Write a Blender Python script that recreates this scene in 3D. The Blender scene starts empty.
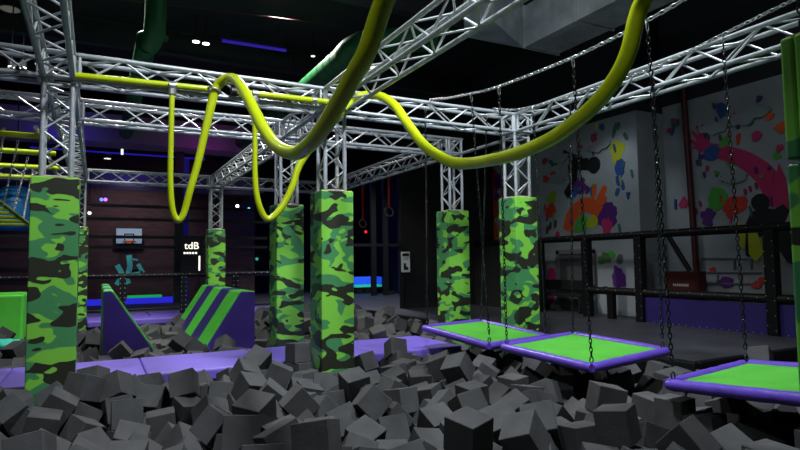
import bpy, bmesh, math, random
import numpy as np
from mathutils import Vector, Matrix, Quaternion, Euler
from mathutils.bvhtree import BVHTree

# ------------------------------------------------------------------ scene, camera, light
S = bpy.context.scene
COL = S.collection
R = math.radians
A = 2.92          # bay of the truss grid along x
B = 1.79          # second row
D = 7.83          # last row
ZT = 3.30         # upper truss chords
ZB = 3.05         # lower truss chords
ZP = 2.045        # top of pillar padding

CAM = Vector((0.3656, -6.6785, 1.1832))
yaw, pit, rol = R(27.6855), R(3.6401), R(-0.6932)
Fw = Vector((math.sin(yaw)*math.cos(pit), math.cos(yaw)*math.cos(pit), math.sin(pit)))
Rt0 = Vector((math.cos(yaw), -math.sin(yaw), 0)); Up0 = Rt0.cross(Fw)
Rt = Rt0*math.cos(rol) + Up0*math.sin(rol); Up = -Rt0*math.sin(rol) + Up0*math.cos(rol)
cd = bpy.data.cameras.new('camera'); cam = bpy.data.objects.new('camera', cd); COL.objects.link(cam)
cam.matrix_world = Matrix(((Rt.x, Up.x, -Fw.x, CAM.x), (Rt.y, Up.y, -Fw.y, CAM.y), (Rt.z, Up.z, -Fw.z, CAM.z), (0, 0, 0, 1)))
cd.sensor_width = 36; cd.lens = 578.78*36/800; cd.clip_end = 200; cd.clip_start = .05
S.camera = cam

W = bpy.data.worlds.new('world'); S.world = W; W.use_nodes = True
W.node_tree.nodes['Background'].inputs[0].default_value = (.6, .7, 1, 1)
W.node_tree.nodes['Background'].inputs[1].default_value = 0.0
S.view_settings.view_transform = 'Standard'; S.view_settings.look = 'None'
S.view_settings.gamma = 1; S.view_settings.exposure = 0.0
S.view_settings.use_curve_mapping = False

def lamp(name, kind, loc, power, color, size=.4, aim=None, spot=None, blend=.6):
    l = bpy.data.lights.new(name, kind); l.energy = power; l.color = color
    o = bpy.data.objects.new(name, l); COL.objects.link(o); o.location = loc
    if kind == 'AREA': l.shape = 'DISK'; l.size = size
    else: l.shadow_soft_size = size
    if kind == 'SPOT': l.spot_size = R(spot or 90); l.spot_blend = blend
    if aim is not None:
        o.rotation_euler = (Vector(aim)-Vector(loc)).to_track_quat('-Z', 'Y').to_euler()
    return o
WARM = (1.0, .97, .92); COOL = (.86, .93, 1.0)
# ceiling floodlights over the pit, with added fill lights among them
lamp('ceiling_flood', 'SPOT', (2.4, -3.4, 6.2), 1500, COOL, .25, (2.8, -1.0, 0), 105)
lamp('ceiling_flood', 'SPOT', (5.0, -3.6, 6.2), 900, COOL, .25, (4.9, -.6, 0), 80)
lamp('ceiling_flood', 'SPOT', (3.6, 4.6, 6.3), 1300, WARM, .25, (3.6, 3.6, 0), 115)
lamp('ceiling_flood', 'SPOT', (0.6, 4.6, 6.3), 1000, WARM, .25, (0.4, 4.2, 0), 115)
lamp('ceiling_flood', 'SPOT', (-1.8, -6.4, 6.2), 400, COOL, .3, (2.7, -3.0, .8), 76)
lamp('ceiling_flood', 'SPOT', (8.2, -2.6, 6.2), 30, COOL, .25, (10.6, 0, 1.0), 110)  # added fill aimed at the painted wall
lamp('ceiling_bulb', 'POINT', (4.9, -1.0, 5.7), 45, COOL, .12)
lamp('ceiling_flood', 'SPOT', (7.6, 9.6, 6.0), 1000, COOL, .25, (7.6, 10.0, 0), 100)  # added fill to lift the grey floor at the far end
lamp('wall_fill', 'SPOT', (8.7, 1.6, 4.6), 45, COOL, .15, (10.2, 2.2, 1.9), 70)  # added spot brightening the projecting wall, no fixture of the hall
lamp('court_fill', 'SPOT', (1.3, 12.75, 3.3), 65, (1, .95, .92), .2, (1.3, 15, 1.9), 120)  # added fill for the backboard, brick and turquoise figure
# coloured party lights at the far end, then an added fill by the bars
lamp('uv_lamp', 'AREA', (-.5, 10.8, 4.3), 5, (.14, .08, 1), .4, (-.5, 11.8, 5.2))
lamp('uv_lamp', 'AREA', (3.2, 10.8, 4.3), 3, (.6, .04, .6), .4, (3.2, 11.8, 5.2))
lamp('uv_lamp', 'AREA', (1.2, 12.95, 3.6), 2, (.15, .05, 1), .4, (1.2, 14.2, 3.9))
lamp('uv_lamp', 'AREA', (8.0, 13.0, 5.0), 40, (.1, .15, 1), .6, (8.0, 13.0, 0))
lamp('bar_fill', 'SPOT', (-1.6, 2.6, 5.8), 420, (.8, .9, 1), .2, (-1.1, 5.6, 2.6), 80)  # added fill to brighten the monkey bars, platform and bag

# ------------------------------------------------------------------ materials
def mat(name, color=(.5, .5, .5), rough=.6, metal=0.0, emit=None, estr=1.0, noise=0.0, nscale=8.0, bump=0.0, bscale=60, spec=.5, coat=0):
    m = bpy.data.materials.new(name); m.use_nodes = True; nt = m.node_tree
    b = nt.nodes['Principled BSDF']
    b.inputs['Base Color'].default_value = (*color, 1); b.inputs['Roughness'].default_value = rough
    b.inputs['Metallic'].default_value = metal; b.inputs['Specular IOR Level'].default_value = spec
    b.inputs['Coat Weight'].default_value = coat
    tc = nt.nodes.new('ShaderNodeTexCoord')
    if noise > 0:
        n = nt.nodes.new('ShaderNodeTexNoise'); n.inputs['Scale'].default_value = nscale; n.inputs['Detail'].default_value = 5
        nt.links.new(tc.outputs['Object'], n.inputs['Vector'])
        r = nt.nodes.new('ShaderNodeValToRGB'); r.color_ramp.elements[0].position = .3; r.color_ramp.elements[1].position = .7
        r.color_ramp.elements[0].color = (*[c*(1-noise) for c in color], 1); r.color_ramp.elements[1].color = (*[min(1, c*(1+noise)) for c in color], 1)
        nt.links.new(n.outputs['Fac'], r.inputs['Fac']); nt.links.new(r.outputs['Color'], b.inputs['Base Color'])
    if bump > 0:
        n2 = nt.nodes.new('ShaderNodeTexNoise'); n2.inputs['Scale'].default_value = bscale; n2.inputs['Detail'].default_value = 3
        nt.links.new(tc.outputs['Object'], n2.inputs['Vector'])
        bp = nt.nodes.new('ShaderNodeBump'); bp.inputs['Strength'].default_value = bump; bp.inputs['Distance'].default_value = .01
        nt.links.new(n2.outputs['Fac'], bp.inputs['Height']); nt.links.new(bp.outputs['Normal'], b.inputs['Normal'])
    if emit:
        b.inputs['Emission Color'].default_value = (*emit, 1); b.inputs['Emission Strength'].default_value = estr
    return m

def camo_mat(name, light, mid, dark, scale=3.4, off=0.0, t1=.50, t2=.525):
    m = bpy.data.materials.new(name); m.use_nodes = True; nt = m.node_tree; N = nt.nodes; L = nt.links
    b = N['Principled BSDF']; b.inputs['Roughness'].default_value = .42
    tc = N.new('ShaderNodeTexCoord'); oi = N.new('ShaderNodeObjectInfo')
    mp = N.new('ShaderNodeMapping'); mp.inputs['Scale'].default_value = (1, 1, 1.9)
    ad = N.new('ShaderNodeVectorMath'); ad.operation = 'MULTIPLY_ADD'
    L.new(oi.outputs['Location'], ad.inputs[0]); ad.inputs[1].default_value = (3.1, 2.3, 0); L.new(tc.outputs['Object'], ad.inputs[2])
    L.new(ad.outputs[0], mp.inputs['Vector'])
    cur = None
    for i, (th, col, o, sc) in enumerate([(t1, mid, 11.3, scale*.9), (t2, dark, 37.7, scale*1.05)]):
        n = N.new('ShaderNodeTexNoise'); n.noise_dimensions = '4D'; n.inputs['W'].default_value = o+off
        n.inputs['Scale'].default_value = sc; n.inputs['Detail'].default_value = .7; n.inputs['Distortion'].default_value = 1.1
        L.new(mp.outputs[0], n.inputs['Vector'])
        mr = N.new('ShaderNodeMapRange'); mr.inputs['From Min'].default_value = th-.006; mr.inputs['From Max'].default_value = th+.006
        L.new(n.outputs['Fac'], mr.inputs['Value'])
        mx = N.new('ShaderNodeMix'); mx.data_type = 'RGBA'
        L.new(mr.outputs[0], mx.inputs['Factor'])
        if cur is None: mx.inputs['A'].default_value = (*light, 1)
        else: L.new(cur, mx.inputs['A'])
        mx.inputs['B'].default_value = (*col, 1); cur = mx.outputs['Result']
    L.new(cur, b.inputs['Base Color'])
    return m

M = {}
M['alu'] = mat('aluminium', (.40, .43, .45), .38, .35, noise=.15, nscale=14)
M['alu_dark'] = mat('aluminium_brace', (.50, .53, .54), .35, .35)
M['steel'] = mat('chain_steel', (.55, .55, .56), .3, .9)
M['dark_steel'] = mat('black_chain_steel', (.05, .05, .055), .22, .9)
M['zinc'] = mat('zinc', (.6, .6, .62), .3, .9)
M['black_metal'] = mat('black_metal', (.02, .02, .022), .45, .3)
M['camo'] = camo_mat('camo_vinyl', (.20, .56, .06), (.06, .25, .09), (.024, .027, .017), 3.0, 0, .505, .535)
M['camo_near'] = camo_mat('camo_vinyl_near', (.17, .50, .055), (.05, .22, .08), (.022, .024, .016), 2.2, 9.2, .56, .63)
M['ply'] = mat('plywood_edge', (.50, .30, .10), .7, noise=.3, nscale=30)
M['foam'] = mat('charcoal_foam', (.074, .074, .075), .95, noise=.18, nscale=5, bump=.15, bscale=60, spec=.15)
M['purple'] = mat('purple_vinyl', (.17, .115, .56), .45, noise=.08, nscale=3, bump=.35, bscale=7)
M['deep_purple'] = mat('deep_purple_vinyl', (.045, .02, .20), .45, noise=.1, nscale=3, bump=.25, bscale=7)
M['green'] = mat('lime_vinyl', (.10, .60, .05), .45, noise=.1, nscale=4)
M['ramp_side'] = mat('violet_vinyl', (.055, .025, .24), .45, noise=.1, nscale=3, bump=.25, bscale=7)
M['panel_purple'] = mat('navy_panel', (.024, .013, .13), .5, noise=.15, nscale=2)
M['mesh_green'] = mat('trampoline_green', (.07, .38, .03), .6, noise=.12, nscale=3, bump=.3, bscale=5)
M['yellow'] = mat('yellow_green_plastic', (.44, .53, .006), .28, noise=.06, nscale=6, coat=.2)
M['black_pad'] = mat('black_padding', (.005, .005, .006), .5, spec=.25)
M['black_net'] = mat('black_net_fabric', (.010, .010, .012), .8)
M['stud'] = mat('zip_tie', (.75, .75, .72), .4)
M['floor'] = mat('dark_mat_floor', (.042, .042, .05), .55, noise=.25, nscale=1.5)
M['pit'] = mat('pit_lining', (.012, .012, .013), .9)
M['ceil'] = mat('black_ceiling', (.012, .013, .015), .85, noise=.3, nscale=.6)
M['beam'] = mat('dark_steel_beam', (.03, .033, .04), .6)
M['white_wall'] = mat('white_painted_block', (.34, .38, .40), .7, noise=.12, nscale=1.2, bump=.3, bscale=20)
M['dark_wall'] = mat('dark_wall', (.02, .02, .026), .8)
M['duct_green'] = mat('green_spiral_duct', (.010, .11, .03), .5, .2)
M['duct_grey'] = mat('galvanised_duct', (.5, .54, .56), .5, .35, noise=.3, nscale=2.5)
M['red_paint'] = mat('dark_red_paint', (.07, .008, .009), .5)
M['lens'] = mat('lamp_lens', (1, 1, 1), .3, emit=(1, .96, .88), estr=5)
M['lens_dim'] = mat('lamp_lens_dim', (1, 1, 1), .3, emit=(1, .96, .88), estr=1.2)
M['neon_blue'] = mat('neon_blue', (.03, .02, .15), .4, emit=(.06, .02, .8), estr=.3)
M['led_blue'] = mat('led_blue', (.05, .1, .5), .4, emit=(.01, .10, 1), estr=.7)
M['led_teal'] = mat('led_teal', (.05, .4, .3), .4, emit=(.02, .5, .32), estr=.7)
M['led_purple'] = mat('led_purple', (.3, .1, .5), .4, emit=(.45, .08, 1), estr=2.5)
M['led_red'] = mat('led_red', (.5, .02, .02), .4, emit=(1, .02, .05), estr=1.2)
M['letters'] = mat('lit_letters', (1, 1, .9), .4, emit=(1, .92, .78), estr=1.6)
M['turq'] = mat('turquoise_paint', (.15, .95, .85), .6)
M['board'] = mat('backboard_white', (.55, .78, .95), .4)
M['orange'] = mat('orange_paint', (.85, .16, .02), .5)
M['white'] = mat('white_sign', (.85, .92, .88), .5)
M['black'] = mat('black_paint', (.012, .012, .013), .6)
M['red_strap'] = mat('red_strap', (.35, .01, .015), .7)
M['wood'] = mat('ring_dark', (.08, .07, .06), .4)
M['blue_bag'] = mat('blue_vinyl', (.02, .22, .55), .4, noise=.2, nscale=3)
PAINT = {}
def paint(c):
    k = tuple(round(v, 3) for v in c)
    if k not in PAINT: PAINT[k] = mat('wall_paint', c, .6)
    return PAINT[k]

def brick_mat():
    m = bpy.data.materials.new('dark_red_brick'); m.use_nodes = True; nt = m.node_tree; N = nt.nodes; L = nt.links
    b = N['Principled BSDF']; b.inputs['Roughness'].default_value = .8
    tc = N.new('ShaderNodeTexCoord'); sp = N.new('ShaderNodeSeparateXYZ'); cb = N.new('ShaderNodeCombineXYZ')
    L.new(tc.outputs['Object'], sp.inputs[0]); L.new(sp.outputs[0], cb.inputs[0]); L.new(sp.outputs[2], cb.inputs[1])
    br = N.new('ShaderNodeTexBrick'); L.new(cb.outputs[0], br.inputs['Vector'])
    br.inputs['Color1'].default_value = (.13, .05, .05, 1); br.inputs['Color2'].default_value = (.08, .035, .038, 1); br.inputs['Mortar'].default_value = (.06, .05, .055, 1)
    br.inputs['Scale'].default_value = 1; br.inputs['Brick Width'].default_value = .26; br.inputs['Row Height'].default_value = .09; br.inputs['Mortar Size'].default_value = .012
    L.new(br.outputs['Color'], b.inputs['Base Color'])
    return m
M['brick'] = brick_mat()

# ------------------------------------------------------------------ mesh helpers
class MB:
    def __init__(s): s.v = []; s.f = []; s.sm = []
    def add(s, vs, fs, smooth=False):
        o = len(s.v); s.v += [tuple(v) for v in vs]; s.f += [tuple(i+o for i in f) for f in fs]; s.sm += [smooth]*len(fs)
        return s
    def box(s, lo, hi):
        x0, y0, z0 = lo; x1, y1, z1 = hi
        return s.add([(x0,y0,z0),(x1,y0,z0),(x1,y1,z0),(x0,y1,z0),(x0,y0,z1),(x1,y0,z1),(x1,y1,z1),(x0,y1,z1)],
                     [(0,3,2,1),(4,5,6,7),(0,1,5,4),(1,2,6,5),(2,3,7,6),(3,0,4,7)])
    def rod(s, p, q, r, n=10, caps=True, r2=None):
        p = Vector(p); q = Vector(q); d = (q-p)
        if d.length < 1e-6: return s
        d.normalize(); a = d.orthogonal().normalized(); b = d.cross(a); r2 = r if r2 is None else r2
        vs = []
        for c, rr in ((p, r), (q, r2)):
            for i in range(n):
                t = 2*math.pi*i/n; vs.append(c + a*rr*math.cos(t) + b*rr*math.sin(t))
        s.add(vs, [(i, (i+1) % n, n+(i+1) % n, n+i) for i in range(n)], True)
        if caps: s.add(vs[:n], [tuple(reversed(range(n)))]); s.add(vs[n:], [tuple(range(n))])
        return s
    def tube(s, pts, r, n=14, caps=True, closed=False):
        pts = [Vector(p) for p in pts]; m = len(pts)
        tan = []
        for i in range(m):
            a = pts[(i-1) % m] if (closed or i > 0) else pts[i]; b = pts[(i+1) % m] if (closed or i < m-1) else pts[i]
            tan.append((b-a).normalized())
        nrm = tan[0].orthogonal().normalized(); vs = []
        for i in range(m):
            nrm = (nrm - tan[i]*nrm.dot(tan[i])).normalized(); bi = tan[i].cross(nrm)
            rr = r[i] if isinstance(r, (list, tuple)) else r
            for k in range(n):
                t = 2*math.pi*k/n; vs.append(pts[i] + nrm*rr*math.cos(t) + bi*rr*math.sin(t))
        fs = []
        for i in range(m if closed else m-1):
            j = (i+1) % m
            for k in range(n): fs.append((i*n+k, i*n+(k+1) % n, j*n+(k+1) % n, j*n+k))
        s.add(vs, fs, True)
        if caps and not closed:
            s.add(vs[:n], [tuple(reversed(range(n)))]); s.add(vs[-n:], [tuple(range(n))])
        return s
    def prism(s, poly, axis, a, b):
        # poly in the two other axes (order: for x -> (y,z), y -> (x,z), z -> (x,y))
        def P(u, v, w): return {'x': (w, u, v), 'y': (u, w, v), 'z': (u, v, w)}[axis]
        n = len(poly)
        s.add([P(u, v, a) for u, v in poly] + [P(u, v, b) for u, v in poly],
              [tuple(reversed(range(n))), tuple(range(n, 2*n))] + [(i, (i+1) % n, n+(i+1) % n, n+i) for i in range(n)])
        return s
    def mesh(s, name, m):
        me = bpy.data.meshes.new(name); me.from_pydata(s.v, [], s.f); me.materials.append(M[m] if isinstance(m, str) else m)
        me.polygons.foreach_set('use_smooth', s.sm)
        bm = bmesh.new(); bm.from_mesh(me); bmesh.ops.recalc_face_normals(bm, faces=bm.faces); bm.to_mesh(me); bm.free()
        me.update(); return me
    def build(s, name, m, parent=None, bevel=0, seg=2):
        o = bpy.data.objects.new(name, s.mesh(name, m)); COL.objects.link(o)
        if parent is not None: o.parent = parent
        if bevel:
            bv = o.modifiers.new('bevel', 'BEVEL'); bv.width = bevel; bv.segments = seg; bv.limit_method = 'ANGLE'; bv.angle_limit = R(40)
        return o

def tag(o, label=None, cat=None, group=None, kind=None):
    if label: o['label'] = label
    if cat: o['category'] = cat
    if group: o['group'] = group
    if kind: o['kind'] = kind
    return o
def thing(name, loc, label, cat, group=None, rot=None):
    o = bpy.data.objects.new(name, None); COL.objects.link(o); o.location = loc; o.empty_display_size = .1
    if rot is not None: o.rotation_euler = rot
    return tag(o, label, cat, group)
def inst(mesh, name, parent, mw):
    o = bpy.data.objects.new(name, mesh); COL.objects.link(o); o.parent = parent; o.matrix_basis = mw; return o
def struct(o): o['kind'] = 'structure'; return o
def spline(pts, sub=10):
    P = [Vector(p) for p in pts]; out = []
    for i in range(len(P)-1):
        p0 = P[i-1] if i else P[i]*2-P[i+1]; p1, p2 = P[i], P[i+1]; p3 = P[i+2] if i+2 < len(P) else P[i+1]*2-P[i]
        for k in range(sub):
            t = k/sub
            out.append(.5*((2*p1)+(p2-p0)*t+(2*p0-5*p1+4*p2-p3)*t*t+(3*p1-p0-3*p2+p3)*t**3))
    out.append(P[-1]); return out
rng = random.Random(7)

# ------------------------------------------------------------------ setting
XE, YE = 6.43, -2.28           # corner of the pit edge
XF = 9.5                       # fence in front of the mural wall
struct(MB().box((-9, -14, -1.1), (14, 24, -.75)).build('floor', 'pit'))
def platform(name, lo, hi): return struct(MB().box(lo, hi).build(name, 'floor', bevel=.01))
platform('floor_platform', (XE, YE, -.75), (12, 6.6, 0))
platform('floor_far', (-9, 9.45, -.75), (12, 24, 0))
platform('floor_link', (5.2, 6.6, -.75), (12, 9.45, 0))
struct(MB().box((-9, -14, 6.6), (14, 24, 6.8)).build('ceiling', 'ceil'))
struct(MB().box((-9.2, -14, -1), (-9, 24, 6.6)).build('wall_left', 'dark_wall'))
struct(MB().box((-9, -14.2, -1), (14, -14, 6.6)).build('wall_front', 'dark_wall'))
wb = struct(MB().box((-9, 15, -1), (5.6, 15.3, 6.6)).build('wall_back', 'brick'))
struct(MB().box((5.6, 20, -1), (14, 20.3, 6.6)).build('wall_back_far', 'dark_wall'))
w1 = struct(MB().box((10.2, 1.5, 0), (11.2, 9.5, 4.26)).build('wall_right_projecting', 'white_wall'))
w2 = struct(MB().box((11, -14, 0), (11.3, 1.49, 4.4)).build('wall_right', 'white_wall'))
struct(MB().box((11.2, 1.5, 0), (11.4, 20, 6.6)).box((11, -14, 4.4), (11.3, 1.5, 6.6)).box((10.2, 1.5, 4.26), (11.2, 9.5, 6.6)).build('wall_right_upper', 'dark_wall'))
struct(MB().box((7.25, 6.4, 0), (10.2, 6.5, 5.6)).build('wall_black_net', 'black_net'))
# ceiling beams
for i, y in enumerate((-1.5, 3.0, 7.4, 11.0)):
    b = MB().box((-9, y-.1, 6.02), (11, y+.1, 6.06)).box((-9, y-.02, 6.06), (11, y+.02, 6.56)).box((-9, y-.1, 6.56), (11, y+.1, 6.6))
    struct(b.build('trim_%d' % (i+1), 'beam'))

# ------------------------------------------------------------------ trusses
CH = .125; RC = .025; RB = .0115
def brace_mesh(l, r=RB): return MB().rod((0, 0, 0), (0, 0, l), r, 6).mesh('brace', 'alu_dark')
_bm = {}
def brace(parent, p, q, r=RB):
    p = Vector(p); q = Vector(q); l = round((q-p).length, 3)
    if (l, r) not in _bm: _bm[(l, r)] = brace_mesh(l, r)
    inst(_bm[(l, r)], 'brace', parent, Matrix.Translation(p) @ (q-p).to_track_quat('Z', 'Y').to_matrix().to_4x4())
_cm = {}
def chord(parent, p, q, r=RC):
    p = Vector(p); q = Vector(q); l = round((q-p).length, 3)
    if (l, r) not in _cm: _cm[(l, r)] = MB().rod((0, 0, 0), (0, 0, l), r, 12).mesh('chord', 'alu')
    inst(_cm[(l, r)], 'chord', parent, Matrix.Translation(p) @ (q-p).to_track_quat('Z', 'Y').to_matrix().to_4x4())
def truss(axis, a, b, u, v, label, group='aluminium box trusses of the overhead grid', cat='truss', name='box_truss', ends=True, step=.35):
    """square four-chord truss along axis from a to b, centred at the two other coordinates u, v"""
    def P(t, i, j):
        return {'x': (t-a, i*CH, j*CH), 'y': (i*CH, t-a, j*CH), 'z': (i*CH, j*CH, t-a)}[axis]
    loc = {'x': (a, u, v), 'y': (u, a, v), 'z': (u, v, a)}[axis]
    T = thing(name, loc, label, cat, group)
    for i in (-1, 1):
        for j in (-1, 1): chord(T, P(a, i, j), P(b, i, j))
    faces = [((-1, -1), (1, -1)), ((1, -1), (1, 1)), ((1, 1), (-1, 1)), ((-1, 1), (-1, -1))]
    m = .07 if ends else 0
    n = max(2, round((b-a-2*m)/step)); dt = (b-a-2*m)/n
    for k in range(n):
        for fi, (c0, c1) in enumerate(faces):
            s, e = (c0, c1) if (k+fi) % 2 == 0 else (c1, c0)
            brace(T, P(a+m+k*dt, *s), P(a+m+(k+1)*dt, *e))
    if ends:
        for t in (a+.02, b-.02):
            for c0, c1 in faces: brace(T, P(t, *c0), P(t, *c1), .016)
    return T
def corner(x, y, label):
    """cube junction where trusses and a column meet"""
    T = thing('truss_corner', (x, y, ZB), label, 'truss corner', 'cube corners of the truss grid')
    h = .155; zz = ZT-ZB
    for i in (-1, 1):
        for j in (-1, 1): chord(T, (i*CH, j*CH, -.05), (i*CH, j*CH, zz+.02))
    for z in (0, zz):
        for i in (-1, 1):
            chord(T, (i*CH, -h, z), (i*CH, h, z)); chord(T, (-h, i*CH, z), (h, i*CH, z))
    for i in (-1, 1):
        brace(T, (i*CH, -CH, 0), (i*CH, CH, zz)); brace(T, (-CH, i*CH, 0), (CH, i*CH, zz))
    return T
ZC = (ZT+ZB)/2; g = .16
rows = {0: 'front', B: 'middle', D: 'rear'}
truss('x', -4.6, -g, 0, ZC, 'box truss running off from the pillar corner above the large front camouflage pillar, front row')
truss('x', g, A-g, 0, ZC, 'box truss behind the yellow pipe, with the yellow tube passing through it')
truss('x', A+g, 2*A-g, 0, ZC, 'box truss from the yellow arch to the corner where the hanging chains start')
truss('x', -4.6, -g, B, ZC, 'middle-row box truss seen above the yellow monkey bars')
truss('x', g, A-g, B, ZC, 'middle-row box truss behind the two hanging yellow loops')
truss('x', A+g, 2*A-g, B, ZC, 'middle-row box truss ending above the camouflage pillar beside the black net wall')
truss('x', -4.6, -g, D, ZC, 'far box truss behind the yellow monkey bars')
truss('x', g, A-g, D, ZC, 'far box truss above the basketball backboard')
truss('x', A+g, 2*A-g, D, ZC, 'far box truss behind the two camouflage pillars, ending at the ring truss')
truss('y', -7.6, -g, 0, ZC, 'overhead box truss running to the large front camouflage pillar')
truss('y', g, B-g, 0, ZC, 'short box truss behind the large front camouflage pillar')
truss('y', B+g, D-g, 0, ZC, 'long box truss receding behind the large front camouflage pillar')
truss('y', -5.45, -g, A, ZC, 'overhead box truss with a small lamp, reaching the yellow arch from above')
truss('y', g, B-g, A, ZC, 'short box truss between the two neighbouring camouflage pillars')
truss('y', B+g, D-g, A, ZC, 'long box truss descending behind the yellow loop to the far camouflage pillar')
truss('y', -5.44, -g, 2*A, ZC, 'box truss passing in front of the painted wall above the hanging trampolines')
truss('y', B+g, D-g, 2*A, ZC, 'box truss from which the gymnastic rings hang')
truss('x', .16, A-g, -5.6, ZC, 'overhead cross truss that holds the near ends of the yellow tubes')
truss('x', A+g, 2*A-g, -5.6, ZC, 'overhead cross truss that holds the near ends of the chains')
pp = MB().rod((0, 0, 0), (0, B-2*CH+.02, 0), .025, 12).build('truss_pipe', 'alu'); pp.location = (2*A-CH, CH-.01, 2.97)
tag(pp, 'single aluminium pipe between two pillar columns near the sagging yellow tube', 'pipe')
pillars = [
 # x, y, top, half width, corner?, label
 (0, 0, ZP, .2056, 'large dark green camouflage padded pillar in front of the purple beam, beside the monkey bars'),
 (A, 0, ZP, .2056, 'camouflage padded pillar standing in the foam in front of the purple beam'),
 (2*A-.02, 0, ZP+.045, .197, 'bright camouflage padded pillar right behind the hanging trampolines'),
 (A-.035, B, ZP, .2056, 'camouflage padded pillar just behind the purple beam under the yellow loop'),
 (2*A, B, ZP, .2056, 'camouflage padded pillar beyond the beam-end trampoline, against the black net wall'),
 (A, D, ZP-.03, .2, 'small far camouflage padded pillar behind the striped ramp'),
 (0, D, ZP-.03, .2, 'far camouflage padded pillar mostly hidden by the large front pillar'),
 (A+.03, -5.6, ZP, .2056, 'bright camouflage padded pillar with a strap seam between two pads, beside a trampoline'),
]
collide = []
def pillar(x, y, zt, h, label, split=None, cm='camo'):
    T = thing('camo_pillar', (x, y, -.75), label, 'padded pillar', 'camouflage padded pillars')
    z1 = zt+.75; t = .05
    spans = [(0, z1)] if split is None else [(0, split+.75-.008), (split+.75+.008, z1)]
    for z0, za in spans:
        for i, (sx, sy) in enumerate(((0, -1), (1, 0), (0, 1), (-1, 0))):
            if sx == 0: lo, hi = (-h, min(sy*h, sy*(h-t)), z0), (h, max(sy*h, sy*(h-t)), za)
            else: lo, hi = (min(sx*h, sx*(h-t)), -h+t+.001, z0), (max(sx*h, sx*(h-t)), h-t-.001, za)
            if sx == 0 and sy == 1: pass
            MB().box(lo, hi).build('pad', cm, T, .012, 3)
    MB().box((-h+t+.003, -h+t+.003, z1-.04), (h-t-.003, h-t-.003, z1-.012)).build('top_board', 'ply', T)
    e = MB()
    for s in (-1, 1):
        e.box((-h+.01, s*(h-.024)-.006, z1), (h-.01, s*(h-.024)+.006, z1+.008)); e.box((s*(h-.024)-.006, -h+.02, z1), (s*(h-.024)+.006, h-.02, z1+.008))
    e.build('edge_strip', 'ply', T)
    collide.append(((x-h, y-h, -.75), (x+h, y+h, 1.2)))
col_names = ['truss column rising from the large front camouflage pillar', 'truss column between the yellow arch and the camouflage pillar in front of the beam',
 'truss column behind the yellow tube, over the pillar by the trampolines', 'truss column rising behind the yellow loop from the pillar behind the beam',
 'truss column over the pillar by the black net wall', 'short truss column over the small far pillar', 'truss column of the far pillar behind the large front pillar',
 'truss column over the pillar with a strap seam']
cn = ['large front camouflage pillar', 'pillar in front of the purple beam', 'pillar right behind the trampolines', 'pillar just behind the purple beam', 'pillar by the black net wall', 'small far pillar behind the striped ramp', 'far pillar hidden by the large front one', 'pillar with a strap seam']
for i, (x, y, zt, h, lb) in enumerate(pillars):
    pillar(x, y, zt, h, lb, 1.553 if i == 7 else None, 'camo_near' if i == 7 else 'camo')
    truss('z', zt-.011, ZB-.06, x, y, col_names[i], 'truss columns above the padded pillars', 'truss column', 'truss_column', True, .2)
    corner(x if i not in (3, 7) else A, y, 'cube truss corner at the top of the ' + cn[i])
for x, y, lb in ((0, B, 'cube truss corner behind the large front pillar without a column'), (2*A, D, 'cube truss corner at the end of the ring truss without a column'), (2*A, -5.6, 'cube truss corner overhead at the far end of the chains from the pillars'),):
    corner(x, y, lb)

# ------------------------------------------------------------------ yellow tubes and pipe
RT = .053
F1 = [(-4.152, 2.492), (-3.942, 2.307), (-3.757, 2.227), (-3.546, 2.139), (-3.292, 2.045), (-3.004, 1.979), (-2.672, 1.975), (-2.23, 2.1), (-1.83, 2.311), (-1.474, 2.56), (-1.195, 2.762), (-.842, 2.99)]
F2 = [(-4.328, 2.762), (-4.205, 2.491), (-4.109, 2.36), (-3.958, 2.243), (-3.727, 2.14), (-3.419, 2.058), (-2.942, 2.025), (-2.283, 2.075), (-1.883, 2.222), (-1.573, 2.41), (-1.232, 2.716), (-.951, 2.962)]
T1 = [(1.62, -5.6, 2.98, RT), (1.62, -5.2, 2.96, RT), (1.62, -4.6, 2.78, RT)] + [(1.62, y, z, RT) for y, z in F1] + [(1.61, -.5, 3.155, RT), (1.53, -.36, 3.15, .051), (1.465, -.30, 3.03, .048), (1.38, -.28, 2.63, .042), (1.30, -.27, 2.24, .039), (1.23, -.27, 1.97, .037), (1.185, -.26, 1.77, .035), (1.15, -.26, 1.675, .034), (1.105, -.26, 1.65, .0335), (1.06, -.26, 1.75, .032), (1.035, -.26, 2.02, .030), (1.035, -.26, 2.49, .028), (1.04, -.26, 3.01, .028)]
T2 = [(3.3, -5.6, 3.0, RT), (3.3, -5.2, 3.02, RT), (3.3, -4.65, 2.96, RT)] + [(3.3, y, z, RT) for y, z in F2] + [(3.28, -.55, 3.165, RT), (3.12, -.37, 3.165, .051), (2.94, -.30, 2.99, .047), (2.66, -.28, 2.66, .042), (2.43, -.27, 2.32, .040), (2.34, -.27, 2.06, .039), (2.21, -.27, 1.81, .037), (2.06, -.27, 1.68, .036), (1.96, -.27, 1.83, .034), (1.915, -.27, 2.11, .031), (1.91, -.27, 2.57, .028), (1.91, -.27, 3.03, .028)]
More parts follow.
